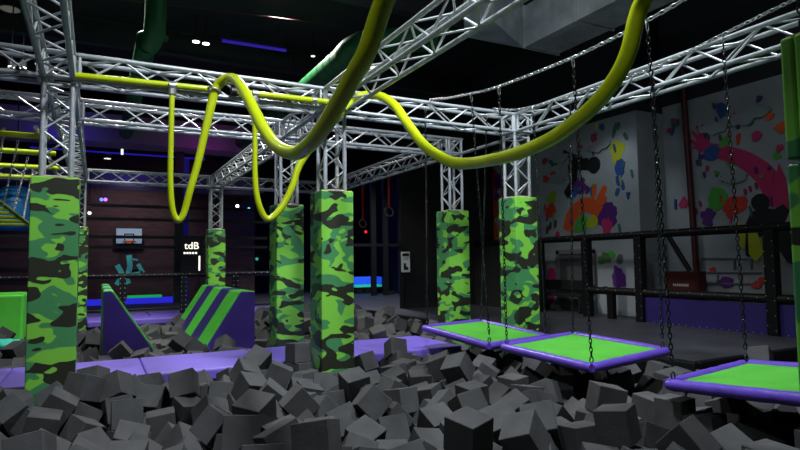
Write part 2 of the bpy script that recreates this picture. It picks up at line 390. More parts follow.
def ytube(tp, label):
    x0 = tp[14][0]
    T = thing('swing_tube', (x0, 0, 0), label, 'tube', 'thick yellow swing tubes hung over the truss')
    sp = spline([(a-x0, b, c) for a, b, c, r in tp], 10); rr = []
    for i in range(len(sp)):
        k = min(i//10, len(tp)-2); f = i/10-k; rr.append(tp[k][3]*(1-f)+tp[k+1][3]*f)
    MB().tube(sp, rr, 22).build('tube', 'yellow', T)
    z0 = tp[0][2]; xx = tp[0][0]-x0
    MB().rod((xx, -5.66, z0), (xx, -5.54, z0), .075, 16).rod((xx, -5.6, z0), (xx, -5.6, ZB), .02, 8).build('near_clamp', 'black_metal', T)
    e = tp[-1]; xe = e[0]-x0
    MB().rod((xe, e[1], e[2]-.04), (xe, e[1], e[2]+.02), .04, 14).rod((xe-.03, e[1]+.005, e[2]+.05), (xe+.03, e[1]+.005, e[2]+.05), .05, 14).build('end_clamp', 'zinc', T)
    j = tp[17]; xj = j[0]-x0
    MB().tube([(xj+.066*math.cos(t), j[1]+.066*math.sin(t), j[2]+.03-.02*math.cos(t)) for t in [2*math.pi*k/16 for k in range(16)]], .012, 8, closed=True).build('clamp_ring', 'zinc', T)
ytube(T1, 'thick yellow-green tube sagging low, then arching into the narrow hanging loop')
ytube(T2, 'thick yellow-green tube sagging wide in front of the trampoline pillars')
P = thing('yellow_pipe', (.13, -.205, 3.065), 'straight yellow-green pipe clamped along the front truss, ending at the first arch', 'pipe', 'yellow pipe on the front truss')
MB().rod((0, 0, 0), (1.36, 0, .03), .034, 16).build('pipe', 'yellow', P)
MB().rod((.9, 0, .02), (.96, 0, .0215), .046, 14).rod((.93, .01, 0), (.93, .01, -.06), .03, 10).build('clamp', 'zinc', P)
MB().rod((1.33, 0, .03), (1.37, 0, .03), .045, 14).build('end_cap', 'black_metal', P)
P = thing('yellow_pipe', (1.70, -.205, 3.10), 'straight yellow-green pipe clamped along the front truss, between the two arches', 'pipe', 'yellow pipe on the front truss')
MB().rod((0, 0, 0), (1.45, 0, .02), .036, 16).build('pipe', 'yellow', P)
MB().rod((-.04, 0, 0), (.02, 0, 0), .05, 14).build('end_cap', 'black_metal', P)
MB().rod((.9, 0, .012), (.95, 0, .0125), .046, 14).build('clamp', 'zinc', P)

# ------------------------------------------------------------------ purple beam and ramps
BX0, BX1, BY0, BY1 = -3.2, 4.95, .22, 1.53
P = thing('purple_beam', (BX0, BY0, -.75), 'long flat purple padded walkway beam crossing the foam pit', 'beam')
nseg = 6; xs = [BX0+(BX1-BX0)*k/nseg for k in range(nseg+1)]
for k in range(nseg):
    MB().box((xs[k]-BX0+.002, 0, .62), (xs[k+1]-BX0-.002, BY1-BY0, .75)).build('top_pad', 'purple', P, .025, 3)
MB().box((.02, .04, 0), (BX1-BX0-.02, BY1-BY0-.04, .617)).build('base', 'deep_purple', P)
collide.append(((BX0, BY0, -.75), (BX1, BY1, 0)))

def ramp(loc, L, H, Wd, sgn, stripes, label, top=.12):
    T = thing('padded_ramp', loc, label, 'ramp', 'striped padded ramps in the foam')
    # section in x,z: vertical back, small flat top, slope down to the toe
    y = 0
    for w_, m in stripes:
        sec = [(0, 0), (0, H-.02), (sgn*.02, H), (sgn*top, H), (sgn*(top+.04), H-.02), (sgn*L, 0)]
        MB().prism(sec, 'y', y+.001, y+w_-.001).build('green_stripe' if m == 'green' else 'purple_stripe', m, T, .008, 2)
        y += w_
    sec = [(sgn*.004, 0), (sgn*.004, H-.03), (sgn*.02, H-.012), (sgn*top, H-.012), (sgn*(top+.02), H-.03), (sgn*(L-.03), 0)]
    MB().prism(sec, 'y', -.02, 0).build('side_cover', 'ramp_side', T, .005, 2)
    collide.append(((min(loc[0], loc[0]+sgn*L*.6), loc[1], -.75), (max(loc[0], loc[0]+sgn*L*.6), loc[1]+Wd, .4)))
ramp((.47, 3.1, -.40), .90, 1.205, 3.6, 1, [(.7, 'green'), (.7, 'deep_purple'), (.75, 'green'), (.75, 'deep_purple'), (.7, 'green')], 'dark purple padded ramp with thin green edges, its slope turned away', .1)
ramp((2.67, 2.85, -.40), .97, 1.14, 3.7, -1, [(.76, 'green'), (.76, 'deep_purple'), (.78, 'green'), (.74, 'deep_purple'), (.66, 'green')], 'purple padded ramp with broad lime green stripes down its slope', .22)

# ------------------------------------------------------------------ hanging trampolines
def trampoline(c, rot, label):
    T = thing('hanging_trampoline', c, label, 'trampoline', 'trampolines hung on chains over the foam', tuple(R(v) for v in rot))
    w, l, r = .53, .632, .046
    def pad(p, q, nm):
        n = 22; pts = []; rr = []; p = Vector(p); q = Vector(q); k0 = rng.random()*9
        for i in range(n+1):
            t = i/n; pts.append(p.lerp(q, t)); e = min(t, 1-t)
            rr.append(r*(1+.05*math.sin(t*37+k0)*math.sin(t*11+k0)) * (1 if e > .001 else .86))
        o = MB().tube(pts, rr, 14).build('edge_pad', 'deep_purple', T); o.data.materials[0] = M['pad_purple']; return o
    pad((-w, -l, 0), (-w, l, 0), 0); pad((w, -l, 0), (w, l, 0), 0); pad((-w, -l, 0), (w, -l, 0), 0); pad((-w, l, 0), (w, l, 0), 0)
    m = MB(); n = 12
    vs = [(-w+2*w*i/n, -l+2*l*j/n, .02-.035*math.sin(math.pi*i/n)*math.sin(math.pi*j/n)) for j in range(n+1) for i in range(n+1)]
    m.add(vs, [(j*(n+1)+i, j*(n+1)+i+1, (j+1)*(n+1)+i+1, (j+1)*(n+1)+i) for j in range(n) for i in range(n)], True)
    o = m.build('jump_mat', 'mesh_green', T); sd = o.modifiers.new('solid', 'SOLIDIFY'); sd.thickness = .012
    for sx in (-1, 1):
        for sy in (-1, 1):
            x, y = sx*(w-.03), sy*(l-.03)
            MB().tube([(x+.022*math.cos(t), y, .065+.028*math.sin(t)) for t in [2*math.pi*k/12 for k in range(12)]], .006, 6, closed=True).build('eye_bolt', 'black_metal', T)
    Mw = Matrix.Translation(Vector(c)) @ Euler(tuple(R(v) for v in rot)).to_matrix().to_4x4()
    return [Mw @ Vector((sx*(w-.03), sy*(l-.03), .095)) for sx, sy in ((-1, 1), (1, 1), (1, -1), (-1, -1))]
M['pad_purple'] = mat('purple_pad_vinyl', (.11, .055, .42), .35, noise=.12, nscale=5, bump=.6, bscale=14)
t1 = trampoline((4.948, -.325, .231), (4.74, -.608, 7.632), 'green trampoline with purple padded edge hanging beside the end of the purple beam')
t2 = trampoline((4.899, -2.106, .243), (1.518, -3.231, 1.3), 'green trampoline with purple padded edge hanging between the other two trampolines')
t3 = trampoline((4.813, -4.249, .292), (-4.296, -2.558, 2.575), 'green trampoline with wrinkled purple edge, hanging beside the pillar with a strap seam')

# ------------------------------------------------------------------ chains
LINK = None
def link_mesh(mb, p, q, r, roll):
    p = Vector(p); q = Vector(q); d = (q-p); L = d.length; d.normalize()
    a = d.orthogonal().normalized(); a = Quaternion(d, roll) @ a; c = (p+q)/2
    hl, hw = L*.5+r, L*.30
    pts = []
    for k in range(10):
        t = 2*math.pi*k/10; x = math.cos(t); y = math.sin(t)
        pts.append(c + d*hl*max(-1, min(1, x*1.05)) + a*hw*math.copysign(abs(y)**.7, y))
    mb.tube(pts, r, 4, closed=True)
def chain(pts, label, group, pitch=.042, r=.0052, hook=True, m='dark_steel'):
    T = thing('chain', pts[-1], label, 'chain', group); o = Vector(pts[-1])
    P = [Vector(p)-o for p in pts]
    if hook:
        d = (P[1]-P[0]).normalized(); h = P[0]+d*.07
        MB().tube([P[0]+d*(.032-.042*math.cos(t))+Vector((1, 0, 0))*.014*math.sin(t) for t in [2*math.pi*k/14 for k in range(14)]], .0045, 6, closed=True).build('carabiner', 'steel', T)
        P[0] = h
    seg = [P[0]]; 
    # resample
    tot = sum((P[i+1]-P[i]).length for i in range(len(P)-1)); n = max(4, round(tot/pitch)); step = tot/n
    i = 0; pos = P[0]; left = step; out = [pos.copy()]
    while i < len(P)-1 and len(out) <= n:
        dv = P[i+1]-pos; l = dv.length
        if l >= left-1e-9: pos = pos+dv.normalized()*left; out.append(pos.copy()); left = step
        else: left -= l; pos = P[i+1].copy(); i += 1
    mb = MB()
    for k in range(len(out)-1): link_mesh(mb, out[k], out[k+1], r, R(20) + (math.pi/2 if k % 2 else 0))
    mb.build('links', m, T)
main1 = spline([(4.28, -.12, 3.345), (4.2, -.65, 3.215), (4.12, -1.31, 3.09), (4.1, -1.85, 3.02), (4.1, -2.92, 2.985), (4.1, -3.71, 3.02), (4.1, -4.2, 3.08), (4.1, -5.0, 3.22), (4.1, -5.58, 3.36)], 8)
main2 = spline([(5.33, -.12, 3.345), (5.32, -.55, 3.22), (5.3, -.99, 3.155), (5.3, -1.65, 3.115), (5.3, -2.8, 3.10), (5.3, -3.54, 3.18), (5.3, -4.16, 3.25), (5.3, -5.0, 3.33), (5.3, -5.58, 3.40)], 8)
chain(main1, 'long sagging steel chain carrying the droppers on the beam side of the trampolines', 'sagging suspension chains', .05, .0065, False, 'steel')
chain(main2, 'long sagging steel chain carrying the droppers on the painted wall side of the trampolines', 'sagging suspension chains', .05, .0065, False, 'steel')
G = 'dropper chains of the trampolines'
drops = [((4.28, .0, 3.27), t1[0], 'dropper chain at the beam-side corner of the beam-end trampoline'), ((5.3, .0, 3.29), t1[1], 'dropper chain at the pillar-side corner of the beam-end trampoline'),
 ((5.3, -.99, 3.14), t1[2], 'dropper chain of the beam-end trampoline beside the bright pillar edge'), ((4.12, -1.31, 3.07), t1[3], 'dropper chain of the beam-end trampoline beside the middle one'),
 ((4.1, -1.85, 3.0), t2[0], 'dropper chain of the middle trampoline beside the beam-end one'), ((5.3, -1.65, 3.10), t2[1], 'dropper chain at the wall-side far corner of the middle trampoline'),
 ((5.3, -2.8, 3.08), t2[2], 'dropper chain at the wall-side near corner of the middle trampoline'), ((4.1, -2.92, 2.97), t2[3], 'dropper chain at the foam-side near corner of the middle trampoline'),
 ((4.1, -3.71, 3.0), t3[0], 'dropper chain at the foam-side corner of the trampoline by the strap-seamed pillar'), ((5.3, -3.54, 3.16), t3[1], 'dropper chain at the wall-side corner of the trampoline by the strap-seamed pillar'),
 ((5.3, -4.7, 3.28), t3[2], 'dropper chain of the trampoline by the strap-seamed pillar on its wall side'), ((4.1, -4.75, 3.16), t3[3], 'dropper chain of the trampoline by the strap-seamed pillar close to that pillar')]
for a_, b_, lb in drops: chain([a_, b_], lb, G)

# ------------------------------------------------------------------ right fence and painted walls
def studs(parent, pts, r=.012):
    mb = MB()
    for p in pts:
        p = Vector(p); mb.add([p+Vector(v)*r for v in ((1,0,0),(-1,0,0),(0,1,0),(0,-1,0),(0,0,1),(0,0,-1))], [(0,2,4),(2,1,4),(1,3,4),(3,0,4),(2,0,5),(1,2,5),(3,1,5),(0,3,5)])
    o = mb.build('zip_ties', 'stud', parent); o['kind'] = 'stuff'; return o
Fz = thing('padded_fence', (XF, 0, 0), 'black padded fence frame with zip ties in front of the painted wall', 'fence')
MB().rod((0, -3.2, 1.64), (0, 6.35, 1.64), .07, 14).build('top_rail', 'black_pad', Fz)
MB().rod((0, -3.2, .55), (0, 2.35, .55), .075, 14).build('bottom_rail', 'black_pad', Fz)
for y in (-1.47, .95, 2.30, 3.75): MB().box((-.085, y-.085, 0), (.085, y+.085, 1.6)).build('post', 'black_pad', Fz, .02)
MB().box((-.02, -3.2, .0), (.02, -1.56, .47)).build('panel', 'panel_purple', Fz)
MB().box((-.02, -1.38, .0), (.02, .86, .47)).build('panel', 'panel_purple', Fz)
MB().box((-.015, 3.84, 0), (.015, 6.35, 1.57)).build('net_panel', 'black_net', Fz)
MB().box((-.05, 1.6, 0), (.05, 1.75, .5)).build('post', 'black_pad', Fz)
pts = []
for k in range(38): pts += [(-.07, -3.1+k*.245, 1.66+.03*(k % 2))]
for k in range(24): pts += [(-.075, -3.1+k*.23, .57+.03*(k % 2))]
for y in (-1.47, .95):
    for k in range(7): pts += [(-.09, y-.06, .08+k*.225), (-.09, y+.06, .15+k*.225)]
for k in range(30): pts.append((-.03, -3.1+k*.13, .02))
studs(Fz, pts, .0085)
# timber lip of the pit edge
E1 = thing('pit_edge', (XE, YE, 0), 'black padded lip along the pit edge beside the trampolines', 'edge pad')
MB().box((-.10, -.1, -.2), (.0, 8.6, .012)).build('side_lip', 'black_pad', E1, .02); MB().box((.0, -.1, -.2), (3.0, .0, .012)).build('front_lip', 'black_pad', E1, .02)
# bench and door behind the fence
Bn = thing('bench', (9.85, 2.7, 0), 'dark low bench behind the fence at the foot of the painted wall', 'bench')
MB().box((-.15, 0, .36), (.15, 1.5, .42)).build('seat', 'black_metal', Bn, .01); MB().box((.13, 0, .5), (.17, 1.5, .72)).build('backrest', 'black_metal', Bn, .01)
for y in (.08, 1.42): MB().box((-.13, y-.03, 0), (.13, y+.03, .36)).build('leg', 'black_metal', Bn)
dr = struct(MB().box((10.14, 2.72, 0), (10.2, 3.88, 1.36)).build('door_1', mat('grey_door', (.10, .10, .105), .5)))
MB().box((10.12, 3.80, 0), (10.16, 3.90, 1.40)).box((10.12, 2.70, 0), (10.16, 2.80, 1.40)).box((10.12, 2.70, 1.32), (10.16, 3.90, 1.42)).build('door_frame', mat('frame_grey', (.2, .2, .2), .5), dr)
# red pipe, strut and cabinet
rp = MB().rod((0, 0, 0), (0, .17, 5.3), .06, 12).build('riser_pipe', 'red_paint'); rp.location = (10.88, .74, 0)
tag(rp, 'dark red vertical pipe on the painted wall', 'pipe')
st = MB().rod((10.8, 1.33, 1.68), (10.8, .86, .95), .05, 8).build('diagonal_strut', 'black_pad')
tag(st, 'dark diagonal strut leaning against the red pipe', 'strut')
Cb = thing('hose_cabinet', (10.62, .84, 0), 'dark red cabinet with faint white lettering below the red pipe', 'cabinet')
MB().box((-.12, -.36, .1), (.13, .36, .93)).build('body', 'red_paint', Cb, .01); MB().box((-.135, -.32, .14), (-.121, .32, .89)).build('door', 'red_paint', Cb, .005)
def text(s, name, size, m, parent, mw, ext=.002):
    c = bpy.data.curves.new(name, 'FONT'); c.body = s; c.size = size; c.extrude = ext; c.align_x = 'CENTER'; c.align_y = 'CENTER'
    t = bpy.data.objects.new(name, c); COL.objects.link(t); bpy.context.view_layer.update()
    me = bpy.data.meshes.new_from_object(t.evaluated_get(bpy.context.evaluated_depsgraph_get())); bpy.data.objects.remove(t)
    me.materials.clear(); me.materials.append(M[m] if isinstance(m, str) else m)
    o = bpy.data.objects.new(name, me); COL.objects.link(o); o.parent = parent; o.matrix_basis = mw; return o
FX = Matrix(((0, 0, -1, 0), (-1, 0, 0, 0), (0, 1, 0, 0), (0, 0, 0, 1)))     # text facing -x
FY = Matrix(((1, 0, 0, 0), (0, 0, -1, 0), (0, 1, 0, 0), (0, 0, 0, 1)))      # text facing -y
mb = MB()
for k in range(8): mb.box((-.138, -.17+k*.044, .64), (-.1355, -.17+k*.044+.03, .69))
mb.build('lettering', paint((.5, .45, .42)), [c for c in Cb.children if c.name.startswith('door')][0])

def splat(parent, x, y, z, r, c, seed, sy=1.0, sz=1.0, spikes=9, amp=.45, name='paint_splat'):
    q = random.Random(seed); n = 72; vs = []
    hs = [(k, q.uniform(.3, 1)/k**.6, q.uniform(0, 6.28)) for k in (2, 3, 5, 7, spikes)]
    for k in range(n):
        t = 2*math.pi*k/n
        rr = r*(.95+amp*.60*sum(a*math.sin(h*t+p) for h, a, p in hs))
        vs.append((y+sy*max(.2*r, rr)*math.cos(t), z+sz*max(.2*r, rr)*math.sin(t)))
    return MB().prism(vs, 'x', lay(x)-.006, x).build(name, paint(c), parent)
LAY = [0]
def lay(x): LAY[0] += 1; return x-LAY[0]*.00025
def poly(parent, x, pts, c, name='painted_shape'):
    return MB().prism(pts, 'x', lay(x)-.006, x).build(name, paint(c), parent)
def stroke(parent, x, path, wd, c, name='painted_stroke', d=.006):
    pts = spline([(0, a, b) for a, b in path], 8); n = len(pts); L = []; Rr = []
    for i, p in enumerate(pts):
        t = (pts[min(i+1, n-1)]-pts[max(i-1, 0)]).normalized(); nn = Vector((0, -t.z, t.y))
        w = wd if not isinstance(wd, (list, tuple)) else wd[0]+(wd[1]-wd[0])*i/(n-1)
        if len(path) == 2: u = i/(n-1); w *= (.25+.75*math.sin(math.pi*min(1, .12+u*.8))**.8)
        L.append(((p+nn*w/2).y, (p+nn*w/2).z)); Rr.append(((p-nn*w/2).y, (p-nn*w/2).z))
    return MB().prism(L+Rr[::-1], 'x', lay(x)-d, x).build(name, paint(c), parent)
def px(x, y, X):
    d = Fw + Rt*((x-400)/578.78) - Up*((y-225)/578.78); t = (X-CAM.x)/d.x; p = CAM+d*t; return (p.y, p.z)
PK = (.55, .03, .14); GR = (.08, .42, .05); RD = (.62, .05, .03); PU = (.10, .02, .20); BL = (.03, .09, .30); YE_ = (.48, .52, .02); OR = (.75, .11, .02); BK = (.01, .01, .012); TE = (.04, .16, .16)
X1 = 10.2; X2 = 11.0
def sp1(x, y, r, c, **k): a, b = px(x, y, X1); splat(w1, X1, a, b, r*(.85 if c != BK else 1), c, int(x*7+y), **k)
def sp2(x, y, r, c, **k): a, b = px(x, y, X2); splat(w2, X2, a, b, r*(.82 if c != BK else 1), c, int(x*7+y), **k)
sp1(617, 151, .26, YE_, spikes=11, amp=.6); sp1(620, 168, .17, BL, amp=.2, sz=1.4)
for x0, y0, x1_, y1_ in ((617, 176, 619, 186), (621, 180, 624, 190), (619, 188, 616, 196)): stroke(w1, X1, [px(x0, y0, X1), px(x1_, y1_, X1)], .11, BL)
for x0, y0, x1_, y1_ in ((616, 123, 613, 138), (619, 122, 618, 130), (624, 133, 628, 140)): stroke(w1, X1, [px(x0, y0, X1), px(x1_, y1_, X1)], .1, (.05, .16, .08))
sp1(602, 127, .1, BL); sp1(594, 138, .13, (.35, .05, .08)); sp1(606, 215, .38, PU, spikes=13, amp=.35); sp1(607, 226, .16, PK, amp=.5, sz=1.5)
# orange arch with fingers and green fill
stroke(w1, X1, [px(568, 231, X1), px(572, 216, X1), px(582, 206, X1), px(592, 206, X1), px(600, 213, X1)], .34, OR)
for x0, y0, x1_, y1_ in ((592, 204, 595, 184), (596, 204, 606, 186), (600, 206, 606, 196)): stroke(w1, X1, [px(x0, y0, X1), px(x1_, y1_, X1)], (.10, .2), OR)
poly(w1, X1-.001, [px(x, y, X1) for x, y in ((573, 232), (576, 220), (583, 214), (588, 218), (587, 232))], GR); sp1(592, 222, .2, YE_, amp=.4)
# dark tumbling silhouette
poly(w1, X1-.001, [px(x, y, X1) for x, y in ((568, 166), (574, 159), (588, 158), (592, 166), (588, 170), (578, 170), (577, 180), (572, 186), (574, 190), (568, 199), (564, 192), (570, 182))], BK)
sp1(594, 165, .2, BK, amp=.08); stroke(w1, X1, [px(563, 152, X1), px(572, 156, X1), px(582, 159, X1)], .12, BK)
sp1(579, 186, .26, PU, amp=.55); sp1(573, 193, .17, BL, amp=.5); sp1(552, 198, .2, (.3, .4, .03)); sp1(551, 211, .22, RD, amp=.5); sp1(546, 179, .12, RD); sp1(553, 174, .1, RD); sp1(545, 161, .11, (.35, .06, .05))
sp1(554, 160, .2, TE, amp=.3); sp1(588, 190, .1, PU); sp1(558, 235, .1, PK)
for x0, y0 in ((548, 226), (551, 222), (556, 220)): stroke(w1, X1, [px(x0, y0, X1), px(x0-1, y0+8, X1)], .1, (.08, .05, .06))
sp1(552, 275, .16, PK, amp=.25, sz=1.5); sp1(551, 287, .02+.06, PK); sp1(551.5, 298, .13, PK, amp=.3); sp1(619, 278, .21, PU, spikes=7, amp=.4, sz=1.4); sp1(605, 258, .2, (.08, .2, .05), amp=.5, sz=.8); sp1(612, 254, .1, GR); sp1(620, 259, .11, (.08, .12, .12)); sp1(606, 290, .1, PU)
# left stretch beyond the bright pillar: dancing figure, pink heart
sp1(482.5, 176.5, .27, BK, amp=.06); poly(w1, X1, [px(x, y, X1) for x, y in ((486, 178), (503, 173), (504, 176), (489, 182), (488, 195), (484, 200), (483, 212), (479, 212), (480, 196), (485, 193))], BK)
sp1(493.5, 183.5, .36, PK, amp=.2, sz=1.3); sp1(499, 182, .25, PU); sp1(496, 205, .4, (.6, .06, .03), amp=.5); sp1(483, 224, .3, PU); stroke(w1, X1, [px(493, 222, X1), px(497, 238, X1)], .3, OR)
for x, y in ((478, 205), (505, 215), (497, 197)): sp1(x, y, .15, PU)
# wall beyond the red pipe: pink arrow, splashes, dark figure with yellow legs
stroke(w2, X2, [px(706, 148, X2), px(722, 152, X2), px(745, 160, X2), px(764, 174, X2), px(777, 193, X2)], (.22, .42), PK)
poly(w2, X2-.001, [px(x, y, X2) for x, y in ((768, 197), (776, 184), (779, 163), (786, 178), (790, 210), (770, 206))], PK)
for x0, y0 in ((692, 131), (697, 126), (703, 127), (690, 140), (693, 147)): stroke(w2, X2, [px(x0, y0, X2), px(709, 150, X2)], (.05, .17), PK)
sp2(712, 153, .21, BL, amp=.25, spikes=11); sp2(725, 142, .13, GR); sp2(757, 136, .12, PK, amp=.2); sp2(718, 199, .27, GR, amp=.3); sp2(735, 206, .27, RD, spikes=14, amp=.45); sp2(708, 217, .2, PU, amp=.5)
sp2(777, 156, .08, GR); sp2(780, 148, .08, PK); sp2(782, 127, .13, OR, amp=.5); sp2(770, 116, .1, OR); sp2(749, 121, .12, TE); sp2(722, 110, .13, BL, amp=.3, sz=1.5); sp2(684, 203, .13, PK); sp2(676, 124, .1, TE)
for x0, y0 in ((714, 103), (716, 117), (700, 160), (697, 160), (704, 172), (716, 171), (722, 176), (745, 189), (750, 186), (756, 183), (700, 201), (696, 208), (720, 135), (708, 134)): stroke(w2, X2, [px(x0, y0, X2), px(x0+1.5, y0+6, X2)], .05, (.05, .09, .14) if y0 < 180 else (.3, .03, .1))
sp2(761, 202.5, .17, BK, amp=.06); poly(w2, X2-.002, [px(x, y, X2) for x, y in ((747, 223), (752, 212), (764, 208), (776, 209), (784, 204), (790, 210), (785, 222), (793, 238), (797, 266), (788, 262), (780, 250), (770, 240), (760, 236), (757, 256), (747, 256), (745, 238))], BK)
poly(w2, X2-.004, [px(x, y, X2) for x, y in ((738, 223), (747, 226), (746, 250), (741, 246))], YE_); poly(w2, X2-.004, [px(x, y, X2) for x, y in ((749, 232), (758, 232), (765, 252), (757, 262), (750, 254))], YE_)
sp2(727, 282, .16, PU, sz=.9, amp=.3); sp2(713, 270, .07, RD); sp2(757, 285, .1, RD); sp2(763, 280, .08, RD)
for ya in (258, 272, 283): stroke(w2, X2, [px(702, ya, X2), px(730, ya+.5, X2), px(762, ya+1, X2)], .025, (.16, .15, .2))
for x0, y0 in ((718, 272), (735, 259), (742, 273), (752, 259)): stroke(w2, X2, [px(x0, y0, X2), px(x0, y0+11, X2)], .025, (.16, .15, .2))

dq = random.Random(3)
for X_, w_, (xa, xb, ya, yb), cols in ((X1, w1, (542, 632, 118, 228), (PU, BL, RD, GR, TE, YE_)), (X2, w2, (698, 778, 98, 220), (PU, BL, RD, TE, GR, PK)), (X2, w2, (652, 678, 115, 215), (BL, PK, TE))):
    for k in range(26 if xb-xa > 50 else 7):
        a, b = px(dq.uniform(xa, xb), dq.uniform(ya, yb), X_); c = dq.choice(cols); r = dq.uniform(.02, .055)
        if dq.random() < .5: splat(w_, X_, a, b, r, c, k*31, amp=.3, name='paint_drop')
        else: stroke(w_, X_, [(a, b), (a+dq.uniform(-.05, .05), b-dq.uniform(.1, .22))], r*1.2, c, 'paint_drip')
# faint grey smudges left by the spray
for X_, w_, pts_ in ((X2, w2, ((742, 118, .34), (758, 112, .26), (715, 128, .3), (735, 178, .25))), (X1, w1, ((560, 158, .3), (600, 146, .3), (560, 178, .26)))):
    for x_, y_, r_ in pts_:
        a, b = px(x_, y_, X_); splat(w_, X_, a, b, r_, (.29, .33, .35), int(x_), sz=.45, amp=.35, name='spray_smudge')

# ------------------------------------------------------------------ far end, rear fence
pw = thing('purple_walkway', (-4, 7.35, 0), 'pale purple padded walkway along the far side of the foam pit', 'walkway')
for xa, xb in ((0, 3.78), (4.22, 6.70), (7.14, 9.2)): MB().box((xa, 0, -.14), (xb, .69, 0)).build('pad', 'purple', pw, .03, 3); MB().box((xa+.02, .03, -.75), (xb-.02, .68, -.15)).build('base', 'deep_purple', pw)
for k in range(5): MB().box((k*1.84, .70, -.14), (k*1.84+1.82, 2.0, 0)).build('pad', 'purple', pw, .03, 3)
MB().box((0, .71, -.75), (9.2, 2.0, -.15)).build('base', 'deep_purple', pw)
rf = thing('padded_fence', (0, 8.35, 0), 'black padded rail fence with pale zip ties on the far purple walkway', 'fence')
MB().rod((-4, 0, .93), (5.1, 0, .93), .06, 12).build('top_rail', 'black_pad', rf)
for x in (-2.2, -.6, .92, 2.26, 3.5, 4.9): MB().box((x-.07, -.07, .01), (x+.07, .07, .9)).build('post', 'black_pad', rf, .015)
MB().rod((-4, 0, .14), (5.1, 0, .14), .03, 8).build('bottom_rail', 'black_pad', rf)
studs(rf, [(x*.16-4, -.055, .95) for x in range(56)] + [(px_, -.08, .1+.11*k) for px_ in (.87, .97, 2.21, 2.31, 3.45, 3.55) for k in range(8)], .011)
# ball court at the far end: frame, backboard, blue-lit floor strip
fr = thing('court_frame', (0, 12.5, 0), 'black steel goal frame in front of the dark brick wall', 'frame')
for x in (-.1, 2.62): MB().box((x-.12, -.12, 0), (x+.12, .12, 5.2)).build('post', 'black_metal', fr)
for z in (1.72, 2.02, 2.55, 2.95): MB().box((-3, -.06, z-.04), (5.4, .06, z+.05)).build('bar', 'black_metal', fr)
bb = thing('basketball_backboard', (1.32, 14.6, 1.9), 'pale blue basketball backboard with orange hoop on the brick wall', 'backboard')
bd = MB().box((-.39, -.03, 0), (.39, .03, .5)).build('board', 'board', bb, .01)
f = MB(); 
for lo, hi in (((-.15, -.045, .08), (-.115, -.031, .33)), ((.115, -.045, .08), (.15, -.031, .33)), ((-.15, -.045, .295), (.15, -.031, .33))): f.box(lo, hi)
f.build('target_square', 'black', bd)
MB().tube([(.19*math.cos(t), -.24+.19*math.sin(t), .06) for t in [2*math.pi*k/20 for k in range(20)]], .02, 8, closed=True).box((-.06, -.08, .0), (.06, -.03, .1)).build('hoop', 'orange', bb)
MB().box((-.08, .03, .1), (.08, .4, .35)).build('bracket', 'black_metal', bb)
def bstroke(path, wd, nm='painted_limb'):
    pts = spline([(a, 0, b) for a, b in path], 6); n = len(pts); L = []; Q = []
    for i, p in enumerate(pts):
        t = (pts[min(i+1, n-1)]-pts[max(i-1, 0)]).normalized(); nn = Vector((-t.z, 0, t.x)); L.append(((p+nn*wd/2).x, (p+nn*wd/2).z)); Q.append(((p-nn*wd/2).x, (p-nn*wd/2).z))
    MB().prism(L+Q[::-1], 'y', 14.985, 15).build(nm, 'turq', wb)
def py(x, y, Yv=15.0):
    d = Fw + Rt*((x-400)/578.78) - Up*((y-225)/578.78); t = (Yv-CAM.y)/d.y; p = CAM+d*t; return (p.x, p.z)
bstroke([py(129, 255), py(130, 266), py(129, 275), py(138, 274), py(143, 273)], .17); bstroke([py(143, 273), py(138, 264)], .13); bstroke([py(117, 265), py(121, 272), py(122, 279)], .17); bstroke([py(116, 281), py(121, 283), py(130, 280)], .2); bstroke([py(131, 259), py(138, 260)], .06)
fe = MB().box((0, 0, 0), (5.4, .5, .16)).build('blue_lit_floor', 'led_blue'); fe.location = (-2.8, 12.75, .002); tag(fe, 'blue-lit strip of the ball court floor, its light put in as glow', 'lit floor')  # emissive box stands in for blue light lying on the floor
fe.data.materials[0] = mat('floor_light_blue', (.02, .02, .5), .4, emit=(.03, .03, 1), estr=.55)
ge = MB().box((0, 0, 0), (1.0, .25, .1)).build('glowing_step', mat('kerb_green', (.02, .5, .1), .4, emit=(.01, .6, .08), estr=.5)); ge.location = (1.25, 13.3, .18); ge.location.z = .003; ge.location.y = 13.4; tag(ge, 'glowing green strip on the ball court floor under the hoop', 'strip light')
ge.scale.z = 2.2
bp = MB().box((0, 0, 0), (.22, .22, 4.6)).build('blue_lit_post', mat('blue_lit_post', (.02, .03, .35), .5, emit=(.01, .015, .3), estr=.15)); bp.location = (2.75, 12.9, 0); tag(bp, 'tall post lit deep blue beside the ball court', 'post')  # blue light falling on the post is put in as emission
# lit letters of a sign
sg = thing('letter_sign', (2.62, 11.2, 1.55), 'white glowing letter sign beside the small far pillar', 'sign')
bd = MB().box((-.08, .03, -.65), (.55, .06, .45)).build('board', 'black_metal', sg); MB().box((.0, .06, -1.55), (.05, .1, .3)).box((.42, .06, -1.55), (.47, .1, .3)).build('post', 'black_metal', sg)
text('tdB', 'letters', .29, 'letters', bd, Matrix.Translation((.22, .02, .17)) @ FY, .008)
mb = MB()
for k in range(5): mb.box((-.0+k*.08, .015, -.06), (.05+k*.08, .028, -.01))
mb.build('small_line', 'letters', bd)
MB().box((.42, .01, -.55), (.46, .028, -.12)).build('light_bar', 'letters', bd)
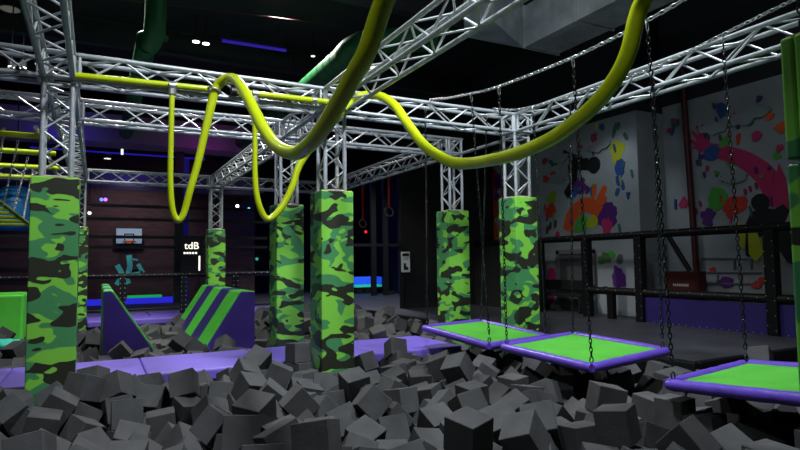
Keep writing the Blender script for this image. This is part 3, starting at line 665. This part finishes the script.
# purple soffit and light strips over the far end
so = struct(MB().box((-9, 11.6, 4.7), (5.6, 12.6, 5.5)).build('trim_soffit', mat('soffit', (.30, .22, .34), .7)))
so2 = struct(MB().box((-9, 13.6, 3.7), (5.6, 14.9, 4.1)).build('trim_soffit_low', mat('soffit_low', (.2, .16, .26), .7)))
def px_at(x, y, z=None, Y=None):
    d = Fw + Rt*((x-400)/578.78) - Up*((y-225)/578.78)
    t = (z-CAM.z)/d.z if z is not None else (Y-CAM.y)/d.y
    return CAM + d*t
def downlight(p, label, m='lens', r=.09):
    T = thing('downlight', p, label, 'lamp', 'small ceiling lamps')
    hs = MB().rod((0, 0, .0), (0, 0, .12), r*1.15, 16).build('housing', 'black_metal', T); MB().rod((0, 0, -.012), (0, 0, 0), r, 16).build('lens', m, hs)
    if p[2] < 6.45: MB().rod((0, 0, .12), (0, 0, 6.6-p[2]), .012, 6).build('stem', 'black_metal', T)
downlight(px_at(196, 41.5, z=6.0), 'round white ceiling lamp beside the green duct, one of a twin pair', 'lens', .075); downlight(px_at(206, 43.5, z=6.0), 'round white ceiling lamp nearer the blue strip light, one of a twin pair', 'lens', .075)
downlight(px_at(371, 67, z=6.0), 'small white ceiling lamp seen through the overhead truss', 'lens_dim', .12); downlight(px_at(313, 56, z=6.0), 'tiny faint ceiling lamp beside the diagonal green duct', 'lens_dim', .05)
downlight(px_at(10, 9, z=6.0), 'faint ceiling lamp beside the overhead truss of the large front pillar', mat('lens_faint', (.3, .3, .28), .4, emit=(1, .95, .8), estr=.06), .16)
for (x, y, YY, m, r, lb) in ((11.5, 66.5, 5.5, 'lens', .05, 'white spot lamp behind the front truss, apart from the column'), (23, 67.5, 5.5, 'lens', .05, 'white spot lamp behind the front truss, beside its twin'), (38, 64, 5.5, 'lens_dim', .045, 'dim spot lamp behind the front truss by the column'), (286.5, 126.5, 6.5, 'lens', .06, 'white spot lamp behind the middle truss under the yellow tube'), (293, 126.5, 6.5, 'lens', .06, 'white spot lamp behind the middle truss beside the short truss'), (175.3, 157.3, 14.0, 'lens', .12, 'white lamp at the far end behind the yellow loop'), (107, 141.5, 12.9, 'led_purple', .13, 'purple lamp on the far soffit'), (107.5, 158.5, 14.0, 'lens_dim', .1, 'dim white lamp under the far purple soffit')):
    downlight(px_at(x, y, Y=YY), lb, m, r)
p0, p1 = px_at(222, 40.5, z=6.0), px_at(286, 50.5, z=6.0)
T = thing('strip_light', p0, 'violet-blue neon strip light under the black ceiling', 'strip light'); MB().rod((0, 0, 0), p1-p0, .035, 10).build('tube', 'neon_blue', T); MB().box((-.02, -.03, .04), (p1.x-p0.x, p1.y-p0.y+.03, .10)).rod((.2, 0, .1), (.2, 0, 6.6-p0.z), .01, 6).rod((1.2, 0, .1), (1.2, 0, 6.6-p0.z), .01, 6).build('housing', 'black_metal', T)
p0, p1 = px_at(30, 143, Y=13.4), px_at(205, 163, Y=13.4); p1.z = p0.z = (p0.z+p1.z)/2
T = thing('strip_light', p0, 'long dim blue strip light on the far soffit', 'strip light'); MB().rod((0, 0, 0), p1-p0, .025, 8).build('tube', mat('neon_dim', (.02, .02, .2), .4, emit=(.03, .02, .8), estr=.35), T); MB().box((0, .03, -.03), (p1.x-p0.x, .2, .03)).rod((.4, .1, 0), (.4, .1, 6.58-p0.z), .012, 6).rod((p1.x-p0.x-.4, .1, 0), (p1.x-p0.x-.4, .1, 6.58-p0.z), .012, 6).build('housing', 'black_metal', T)
vt = px_at(122.3, 143, Y=12.9); T = thing('tube_lamp', vt, 'short upright white tube lamp beside the green duct end', 'lamp'); MB().rod((0, 0, 0), (0, 0, -.36), .035, 10).build('tube', 'lens_dim', T); MB().rod((0, 0, 0), (0, 0, 6.6-vt.z), .012, 6).build('stem', 'black_metal', T)
td = px_at(112, 185, Y=14.6); T = thing('ceiling_disc', td, 'flat teal glowing disc lamp above the ball court', 'lamp'); MB().rod((0, 0, 0), (0, 0, .06), .38, 24).build('disc', 'led_teal', T); MB().rod((0, 0, .06), (0, 0, 6.6-td.z), .03, 8).build('stem', 'black_metal', T)
for (x, y, YY, m, lb) in ((101.5, 199.5, 13.9, mat('led_b2', (.1, .1, .6), .4, emit=(.1, .2, 1), estr=2), 'tiny blue lamp over the ball court'), (105.5, 199.5, 13.9, 'led_purple', 'tiny violet lamp over the ball court'), (89.5, 213, 13.0, 'lens_dim', 'tiny white lamp behind the large front pillar'), (237.5, 206, 14.5, 'lens', 'small white lamp beside the far truss column'), (249, 209, 14.5, mat('led_cy', (.1, .5, .6), .4, emit=(.1, .8, 1), estr=2), 'small cyan lamp beside the far truss column'), (366, 231.8, 14.0, 'led_red', 'small red lamp beyond the rings'), (257, 259, 14.5, 'led_teal', 'small teal lamp between the pillars')):
    c = px_at(x, y, Y=YY); T = thing('indicator_lamp', c, lb, 'lamp', 'tiny coloured lamps at the far end'); MB().rod((0, 0, 0), (0, .03, 0), .055, 10).build('lens', m, T); MB().rod((0, .03, 0), (0, .1, 0), .065, 10).rod((0, .07, 0), (0, .07, 6.6-c.z), .01, 6).build('housing', 'black_metal', T)

# ------------------------------------------------------------------ ducts
def gduct(x, y0, y1, z, r, label):
    T = thing('spiral_duct', (x, y0, z), label, 'duct', 'green ceiling ducts'); L = y1-y0; n = int(L/.35)
    MB().rod((0, 0, 0), (0, L, 0), r, 24).build('pipe', 'duct_green', T)
    for k in range(n+1): MB().rod((0, k*L/n-.02, 0), (0, k*L/n+.02, 0), r+.006, 24).build('seam', 'duct_green', T)
    return T
T = gduct(1.06, 3.95, 14.9, 4.98, .17, 'green round duct receding under the ceiling, its open collar near the twin lamps')
MB().tube([(.03, .12, .0), (.08, -.1, .02), (.1, -.28, .14), (.11, -.36, .36), (.11, -.38, 1.6)], .17, 22).build('elbow', 'duct_green', T)
MB().tube([(.09+.23*math.cos(t), -.1+.23*math.sin(t), .10) for t in [2*math.pi*k/28 for k in range(28)]], .022, 8, closed=True).rod((.09, -.1, .09), (.09, -.1, .115), .225, 28).build('collar', 'duct_green', T)
T = gduct(4.36, 3.0, 14.9, 5.0, .2, 'green round duct descending diagonally beside the overhead truss')
MB().tube([(0, 0, 0), (.02, -.2, .03), (.15, -.36, .1), (.5, -.42, .2), (1.6, -.42, .4)], .22, 22).build('elbow', 'duct_green', T)
T = thing('rectangular_duct', (7.5, 1.3, 5.2), 'galvanised rectangular air duct with a bend, hanging under the ceiling', 'duct')
MB().box((-.4, -9, -.2), (.4, 0, .55)).build('straight', 'duct_grey', T, .008)
MB().add([(-.4, 0, -.2), (.4, 0, -.2), (.4, 0, .55), (-.4, 0, .55), (-1.5, -.55, -.1), (-1.5, .25, -.1), (-1.5, .25, .6), (-1.5, -.55, .6)], [(0, 1, 5, 4), (1, 2, 6, 5), (2, 3, 7, 6), (3, 0, 4, 7), (4, 5, 6, 7), (0, 3, 2, 1)]).build('bend', 'duct_grey', T)
for y in (-.02, -1.3, -2.6, -3.9): MB().box((-.425, y-.03, -.225), (.425, y+.0, .575)).build('flange', 'duct_grey', T)
for y in (-.6, -3): MB().rod((-.38, y, .55), (-.38, y, 1.4), .01, 6).rod((.38, y, .55), (.38, y, 1.4), .01, 6).build('hanger', 'black_metal', T)
# thin red sprinkler pipe
p0, p1 = px_at(112, -2, z=6.2), px_at(345, 26, z=6.2); T = thing('sprinkler_pipe', p0, 'thin dark red pipe crossing under the ceiling', 'pipe'); MB().rod((0, 0, 0), p1-p0, .012, 8).build('pipe', 'red_paint', T); MB().rod((.5, 0, 0), (.5, 0, .4), .012, 6).build('hanger', 'red_paint', T)

# ------------------------------------------------------------------ monkey bars, net, bag at the left
T = thing('monkey_bars', (-2.6, 2.7, 3.0), 'yellow monkey bars in a row behind the large front pillar', 'monkey bars')
for y in (2.77, 4.15, 5.75, 7.2): MB().rod((0, y-2.7, 0), (2.35, y-2.7, 0), .042, 12).build('rung', 'yellow', T)
for x in (.12, 2.2): MB().rod((x, -.2, .07), (x, 4.9, .07), .03, 10).build('side_rail', 'alu', T)
nt = thing('slat_bridge', (-.98, 3.7, 1.8), 'yellow slatted hanging platform on chains beside the large front pillar', 'hanging platform')
for k in range(6):
    MB().box((-.9, .10*k, .29-k*.052), (.06+k*.058, .10*k+.05, .325-k*.052)).build('slat', 'yellow', nt, .004)
MB().rod((.04, -.05, .36), (.42, .62, .02), .028, 8).build('edge_tube', mat('olive_edge', (.12, .15, .01), .5), nt)
for (a_, ya), (b_, yb), lb in ((((4, 128), 2.77), ((0, 160), 3.2), 'chain hooked beside the first monkey bar, hanging away from the pillar'), (((18, 141), 2.77), ((3, 206), 3.7), 'chain from the first monkey bar down to the slatted platform'), (((28, 157), 4.15), ((13, 213), 3.95), 'chain from the second monkey bar down to the slatted platform'), (((33, 171), 5.75), ((23, 220), 4.2), 'chain from the third monkey bar down to the slatted platform')):
    chain([px_at(a_[0], a_[1], Y=ya), px_at(b_[0], b_[1], Y=yb)], lb, 'chains of the slatted platform', m='steel')
bl = thing('blue_bag', (-1.28, 9.0, 2.35), 'blue rounded punch bag hanging behind the slatted platform', 'bag')
mb = MB(); mb.tube([(0, 0, -.35), (0, 0, -.33), (0, 0, -.2), (0, 0, .2), (0, 0, .5), (0, 0, .62), (0, 0, .66)], [.25, .4, .48, .5, .42, .25, .08], 22); mb.build('body', 'blue_bag', bl)
MB().rod((0, 0, .66), (0, 0, 4.235), .015, 6).build('strap', 'black_metal', bl)
gb = thing('green_block', (-1.5, 5.5, -.75), 'large lime green foam block behind the large front pillar', 'block')
MB().box((-1.5, 0, 0), (.74, 1.0, 1.44)).build('block', 'green', gb, .04, 3); MB().box((-1.46, .04, 1.44), (.70, .96, 1.452)).build('top_cover', 'green', gb)
collide.append(((-3, 5.5, -.75), (-.76, 6.5, .69)))
tb = thing('teal_cushion', (-.86, 3.6, .02), 'turquoise crumpled cushion lying on foam beside the large front pillar', 'cushion')
mb = MB(); vs = []; n1, n2 = 12, 8
for j in range(n2+1):
    for i in range(n1):
        t = 2*math.pi*i/n1; ph = -math.pi/2+math.pi*j/n2; rr = 1+.12*math.sin(3*t+j)+.08*math.sin(5*t+2*j)
        vs.append((.32*rr*math.cos(t)*math.cos(ph), .22*rr*math.sin(t)*math.cos(ph), .10*math.sin(ph)*rr))
mb.add(vs, [(j*n1+i, j*n1+(i+1) % n1, (j+1)*n1+(i+1) % n1, (j+1)*n1+i) for j in range(n2) for i in range(n1)], True); mb.build('cushion', mat('teal_vinyl', (.03, .55, .38), .5), tb)

# ------------------------------------------------------------------ rings, sign, blue pads in the far middle
def ring(x, y, z, r, lb):
    T = thing('gymnastic_ring', (x, y, z), lb, 'gymnastic ring', 'gymnastic rings on red straps')
    MB().tube([(r*math.cos(t), .3*r*math.sin(t), r*math.sin(t)) for t in [2*math.pi*k/22 for k in range(22)]], .017, 8, closed=True).build('ring', 'wood', T)
    MB().box((-.02, -.006, r*.95), (.02, .006, ZB-z+.0)).build('strap', 'red_strap', T)
ring(5.965, 4.5, 2.27, .10, 'dark gymnastic ring on a bright red strap under the ring truss'); ring(5.965, 5.9, 2.1, .09, 'dim gymnastic ring on a red strap nearer the far end of the ring truss')
sp_ = px_at(406, 262, Y=6.3); T = thing('rules_sign', (sp_.x, 6.33, sp_.z), 'small white upright sign with black heading on the black net wall', 'sign')
bd = MB().box((-.125, -.02, -.26), (.125, .01, .26)).build('board', 'white', T, .008); MB().box((-.095, -.026, .15), (.095, -.021, .22)).build('heading', 'black', bd)
MB().prism([(-.06, -.20), (.07, -.20), (.07, -.14), (.0, -.10), (.0, -.03), (-.06, -.03)], 'y', -.026, -.021).build('pictogram', 'black', bd); MB().box((-.075, -.026, .10), (.075, -.021, .115)).box((-.075, -.026, .06), (.06, -.021, .075)).build('text_line', mat('sign_grey', (.3, .33, .32), .5), bd)
MB().box((-.015, .011, -1.2), (.015, .05, -.2)).build('post', 'black_metal', T)
for i, (xa, xb, y0_, lb) in enumerate(((355, 364, 281, 'beside the camouflage pillar'), (364.5, 372.5, 279.5, 'next to the dark post'), (374, 382, 278.5, 'past the dark post'))):
    a_, b_ = px_at(xa, y0_, Y=13.5), px_at(xb, y0_, Y=13.5)
    T = thing('glowing_pad', (a_.x, 13.5, 0), 'glowing blue padded block on the far floor ' + lb, 'pad', 'glowing blue pads'); MB().box((0, 0, .34), (b_.x-a_.x, .8, .62)).build('pad', 'led_blue', T, .03); MB().box((.02, -.03, .24), (b_.x-a_.x-.02, .8, .32)).build('glow_edge', 'led_teal', T); MB().box((.03, .0, 0), (b_.x-a_.x-.03, .78, .23)).build('base', 'black_metal', T)
fp = thing('far_frame', (0, 12.0, 0), 'black steel frame of posts and bars beyond the gymnastic rings', 'frame')
for x_ in (373.5, 385.5, 401): c = px_at(x_, 260, Y=12.0); MB().box((c.x-.09, -.06, 0), (c.x+.09, .06, 4.6)).build('post', 'black_metal', fp)
c0, c1 = px_at(352, 245, Y=12), px_at(402, 245, Y=12); MB().box((c0.x, -.04, c0.z-.05), (c1.x, .04, c0.z+.05)).build('bar', 'black_metal', fp)

# ------------------------------------------------------------------ foam cubes: drop them and let them settle
CS = .228
cubes = []; fixed = []
def in_region(x, y):
    v = Vector((x, y, 0))-CAM; z = v.dot(Fw); u = v.dot(Rt)
    return 2.5 < z < 17 and -.69*z-.8 < u < .69*z+.8
def blocked(x, y, m=.19):
    for lo, hi in collide:
        if lo[0]-m < x < hi[0]+m and lo[1]-m < y < hi[1]+m: return True
    return False
def rq(): return Quaternion((rng.gauss(0, 1), rng.gauss(0, 1), rng.gauss(0, 1), rng.gauss(0, 1))).normalized()
def drop(x0, x1, y0, y1, zb, dens, cell=.31):
    nx = int((x1-x0)/cell); ny = int((y1-y0)/cell)
    for k in range(3):
        for i in range(nx):
            for j in range(ny):
                x = x0+(i+.5)*(x1-x0)/nx+rng.uniform(-.05, .05); y = y0+(j+.5)*(y1-y0)/ny+rng.uniform(-.05, .05)
                if not in_region(x, y) or blocked(x, y, (.18 if k == 0 else .19)): continue
                if k == 0: fixed.append((Vector((x, y, zb+rng.uniform(-.07, .07))), rq()))
                elif rng.random() < dens[k-1]: cubes.append((Vector((x, y, zb+.04+k*.46+rng.uniform(0, .08))), rq()))
def heap(x0, x1, y0, y1, z, dens, cell=.3):
    for i in range(int((x1-x0)/cell)):
        for j in range(int((y1-y0)/cell)):
            x = x0+(i+.5)*cell; y = y0+(j+.5)*cell
            if rng.random() < dens and not blocked(x, y, .19): cubes.append((Vector((x, y, z+.55+rng.uniform(0, .08))), rq()))
drop(-1.6, 3.95, -5.4, .14, -.37, (.95, .24)); heap(-1.5, .8, -.95, .12, .2, .75); drop(3.95, 6.3, -5.4, .14, -.37, (.95, 0)); drop(5.05, 6.28, .14, 1.62, -.36, (.9, 0)); drop(6.3, 9.6, -5.4, -2.42, -.48, (.95, .2)); drop(-3.2, 6.28, 1.62, 7.25, -.45, (.95, .28))
tmp = []
def temp_box(lo, hi):
    lo, hi = Vector(lo), Vector(hi); c = (lo+hi)/2
    me = MB().box(lo-c, hi-c).mesh('tmp', 'pit'); o = bpy.data.objects.new('tmp', me); COL.objects.link(o); o.location = c; tmp.append(o); return o
cme = MB().box((-CS/2,)*3, (CS/2,)*3).mesh('tmpc', 'foam')
act = []
def temp_cube(p, q):
    o = bpy.data.objects.new('tmpc', cme); COL.objects.link(o); o.location = p; o.rotation_mode = 'QUATERNION'; o.rotation_quaternion = q; return o
for p, q in cubes: act.append(temp_cube(p, q))
for p, q in fixed: tmp.append(temp_cube(p, q))
temp_box((-6, -9, -1.6), (12, 9, -.6))
temp_box((-6, 7.33, -2), (12, 9, 3)); temp_box((XE-.1, -2.35, -2), (12, 8, 3)); temp_box((-6, BY0, -2), (BX1, BY1, 0))
temp_box((9.7, -9, -2), (12, 0, 3)); temp_box((-6, -9, -2), (-3.3, 9, 3)); temp_box((-6, -9, -2), (12, -5.5, 3))
for lo, hi in collide: temp_box((lo[0], lo[1], -2), hi)
for c in ((4.95, -.33), (4.9, -2.1), (4.81, -4.25)): temp_box((c[0]-.6, c[1]-.72, .10), (c[0]+.6, c[1]+.72, .34))
bpy.ops.rigidbody.world_add()
rw = S.rigidbody_world
if rw.collection is None: rw.collection = bpy.data.collections.new('rb')
bpy.ops.object.select_all(action='DESELECT')
for o in tmp: o.select_set(True)
bpy.context.view_layer.objects.active = tmp[0]; bpy.ops.rigidbody.objects_add(type='PASSIVE')
bpy.ops.object.select_all(action='DESELECT')
for o in act: o.select_set(True)
bpy.context.view_layer.objects.active = act[0]; bpy.ops.rigidbody.objects_add(type='ACTIVE')
for o in tmp: o.rigid_body.collision_shape = 'BOX'; o.rigid_body.friction = .95; o.rigid_body.use_margin = True; o.rigid_body.collision_margin = .0
for o in act:
    rb = o.rigid_body; rb.collision_shape = 'BOX'; rb.friction = .95; rb.restitution = 0; rb.linear_damping = .3; rb.angular_damping = .75; rb.mass = .2; rb.use_margin = True; rb.collision_margin = .0
rw.substeps_per_frame = 6; rw.solver_iterations = 10; rw.point_cache.frame_end = 60
NF = 45
for fnum in range(1, NF+1): S.frame_set(fnum)
dg = bpy.context.evaluated_depsgraph_get()
res = [o.evaluated_get(dg).matrix_world.copy() for o in act] + [Matrix.Translation(p) @ q.to_matrix().to_4x4() for p, q in fixed]
def keep(t):
    if not -1.2 < t.z < .6: return False
    if BY0-.02 < t.y < BY1+.02 and t.x < BX1 and t.z > -.15: return False
    return not (4.1 < t.x < 5.7 and t.z > .12)
res = [m for m in res if keep(m.translation)]
bpy.ops.rigidbody.world_remove(); S.frame_set(1)
for o in tmp+act: bpy.data.objects.remove(o)
for me in list(bpy.data.meshes):
    if me.users == 0: bpy.data.meshes.remove(me)
# rank the settled cubes by how large they show
allv, allf = [], []; own = []
cv = [Vector((a, b, c))*CS/2 for a in (-1, 1) for b in (-1, 1) for c in (-1, 1)]; cf = [(0, 1, 3, 2), (4, 6, 7, 5), (0, 4, 5, 1), (2, 3, 7, 6), (0, 2, 6, 4), (1, 5, 7, 3)]
for i, m in enumerate(res):
    o = len(allv); allv += [m @ v for v in cv]; allf += [tuple(k+o for k in f) for f in cf]; own += [i]*6
for lo, hi in collide:
    o = len(allv); allv += [Vector((x, y, z)) for x in (lo[0], hi[0]) for y in (lo[1], hi[1]) for z in (lo[2], hi[2])]; allf += [tuple(k+o for k in f) for f in cf]; own += [-1]*6
bvh = BVHTree.FromPolygons(allv, allf)
score = []
for i, m in enumerate(res):
    s = 0
    for f in cf:
        c = sum((cv[k] for k in f), Vector())/4
        for t in (c, c*.5+cv[f[0]]*.5, c*.5+cv[f[1]]*.5, c*.5+cv[f[2]]*.5, c*.5+cv[f[3]]*.5):
            p = m @ t; d = p-CAM; z = d.dot(Fw)
            if z < .5 or abs(d.dot(Rt)/z) > .70 or abs(d.dot(Up)/z) > .40: continue
            h = bvh.ray_cast(CAM, d.normalized())
            if h[0] is not None and own[h[2]] == i and abs(h[3]-d.length) < .02: s += 1/(z*z)
    score.append(s)
order = sorted(range(len(res)), key=lambda i: -score[i])
nvis = sum(1 for s in score if s > 0)
top = set(i for i in order[:300] if score[i] > 0)
def foam_mesh(seed):
    q = random.Random(seed); bm = bmesh.new(); bmesh.ops.create_cube(bm, size=1)
    sx, sy, sz = (CS*q.uniform(.95, 1.0) for _ in range(3))
    for v in bm.verts: v.co = Vector((v.co.x*sx, v.co.y*sy, v.co.z*sz)) + Vector((q.uniform(-1, 1), q.uniform(-1, 1), q.uniform(-1, 1)))*.004
    bmesh.ops.bevel(bm, geom=list(bm.edges), offset=.004, segments=1, affect='EDGES')
    me = bpy.data.meshes.new('foam_cube'); bm.to_mesh(me); bm.free(); me.materials.append(M['foam']); return me
fms = [foam_mesh(k) for k in range(8)]
def zone(t):
    def near(x0, x1, y0, y1, d): return x0-d < t.x < x1+d and y0-d < t.y < y1+d
    if near(-.2, .2, -.2, .2, .4): return 'at the foot of the large front camouflage pillar'
    if near(A-.2, A+.2, -.2, .2, .4): return 'at the foot of the pillar in front of the purple beam'
    if t.y > BY1:
        if near(1.75, 2.67, 2.85, 6.5, .35): return 'beside the ramp with broad green stripes'
        if near(.47, 1.4, 3.1, 6.7, .35): return 'beside the dark purple ramp with thin green edges'
        return 'in the pit behind the purple beam, near the green block' if t.x < .3 else 'in the pit between the purple beam and the far walkway'
    if 4.2 < t.x < 5.65 and t.y > -1.2: return 'under the trampoline beside the beam end'
    if 4.2 < t.x < 5.65 and t.y > -2.95: return 'under the middle hanging trampoline'
    if 4.2 < t.x < 5.65: return 'under or next to the trampoline beside the strap-seamed pillar'
    if t.x >= 5.65: return 'beyond the hanging trampolines, towards the padded pit edge'
    if t.y > -.45: return 'leaning towards the front edge of the purple beam'
    return 'in the open pit in front of the purple beam'
for i in order[:300]:
    if i not in top: continue
    o = bpy.data.objects.new('foam_cube', fms[i % 8]); COL.objects.link(o); o.matrix_world = res[i]
    tag(o, 'charcoal grey foam cube ' + zone(res[i].translation), 'foam cube', 'foam cubes filling the pit')
mb = MB()
for i, m in enumerate(res):
    if i in top or m.translation.z < -2: continue
    mb.add([m @ (v*.985) for v in cv], cf)
tag(mb.build('foam_cubes', 'foam'), 'charcoal grey foam cubes heaped deeper and farther off in the pit', 'foam cubes', kind='stuff')
print('foam cubes', len(res), 'visible', nvis, 'individual', len(top))
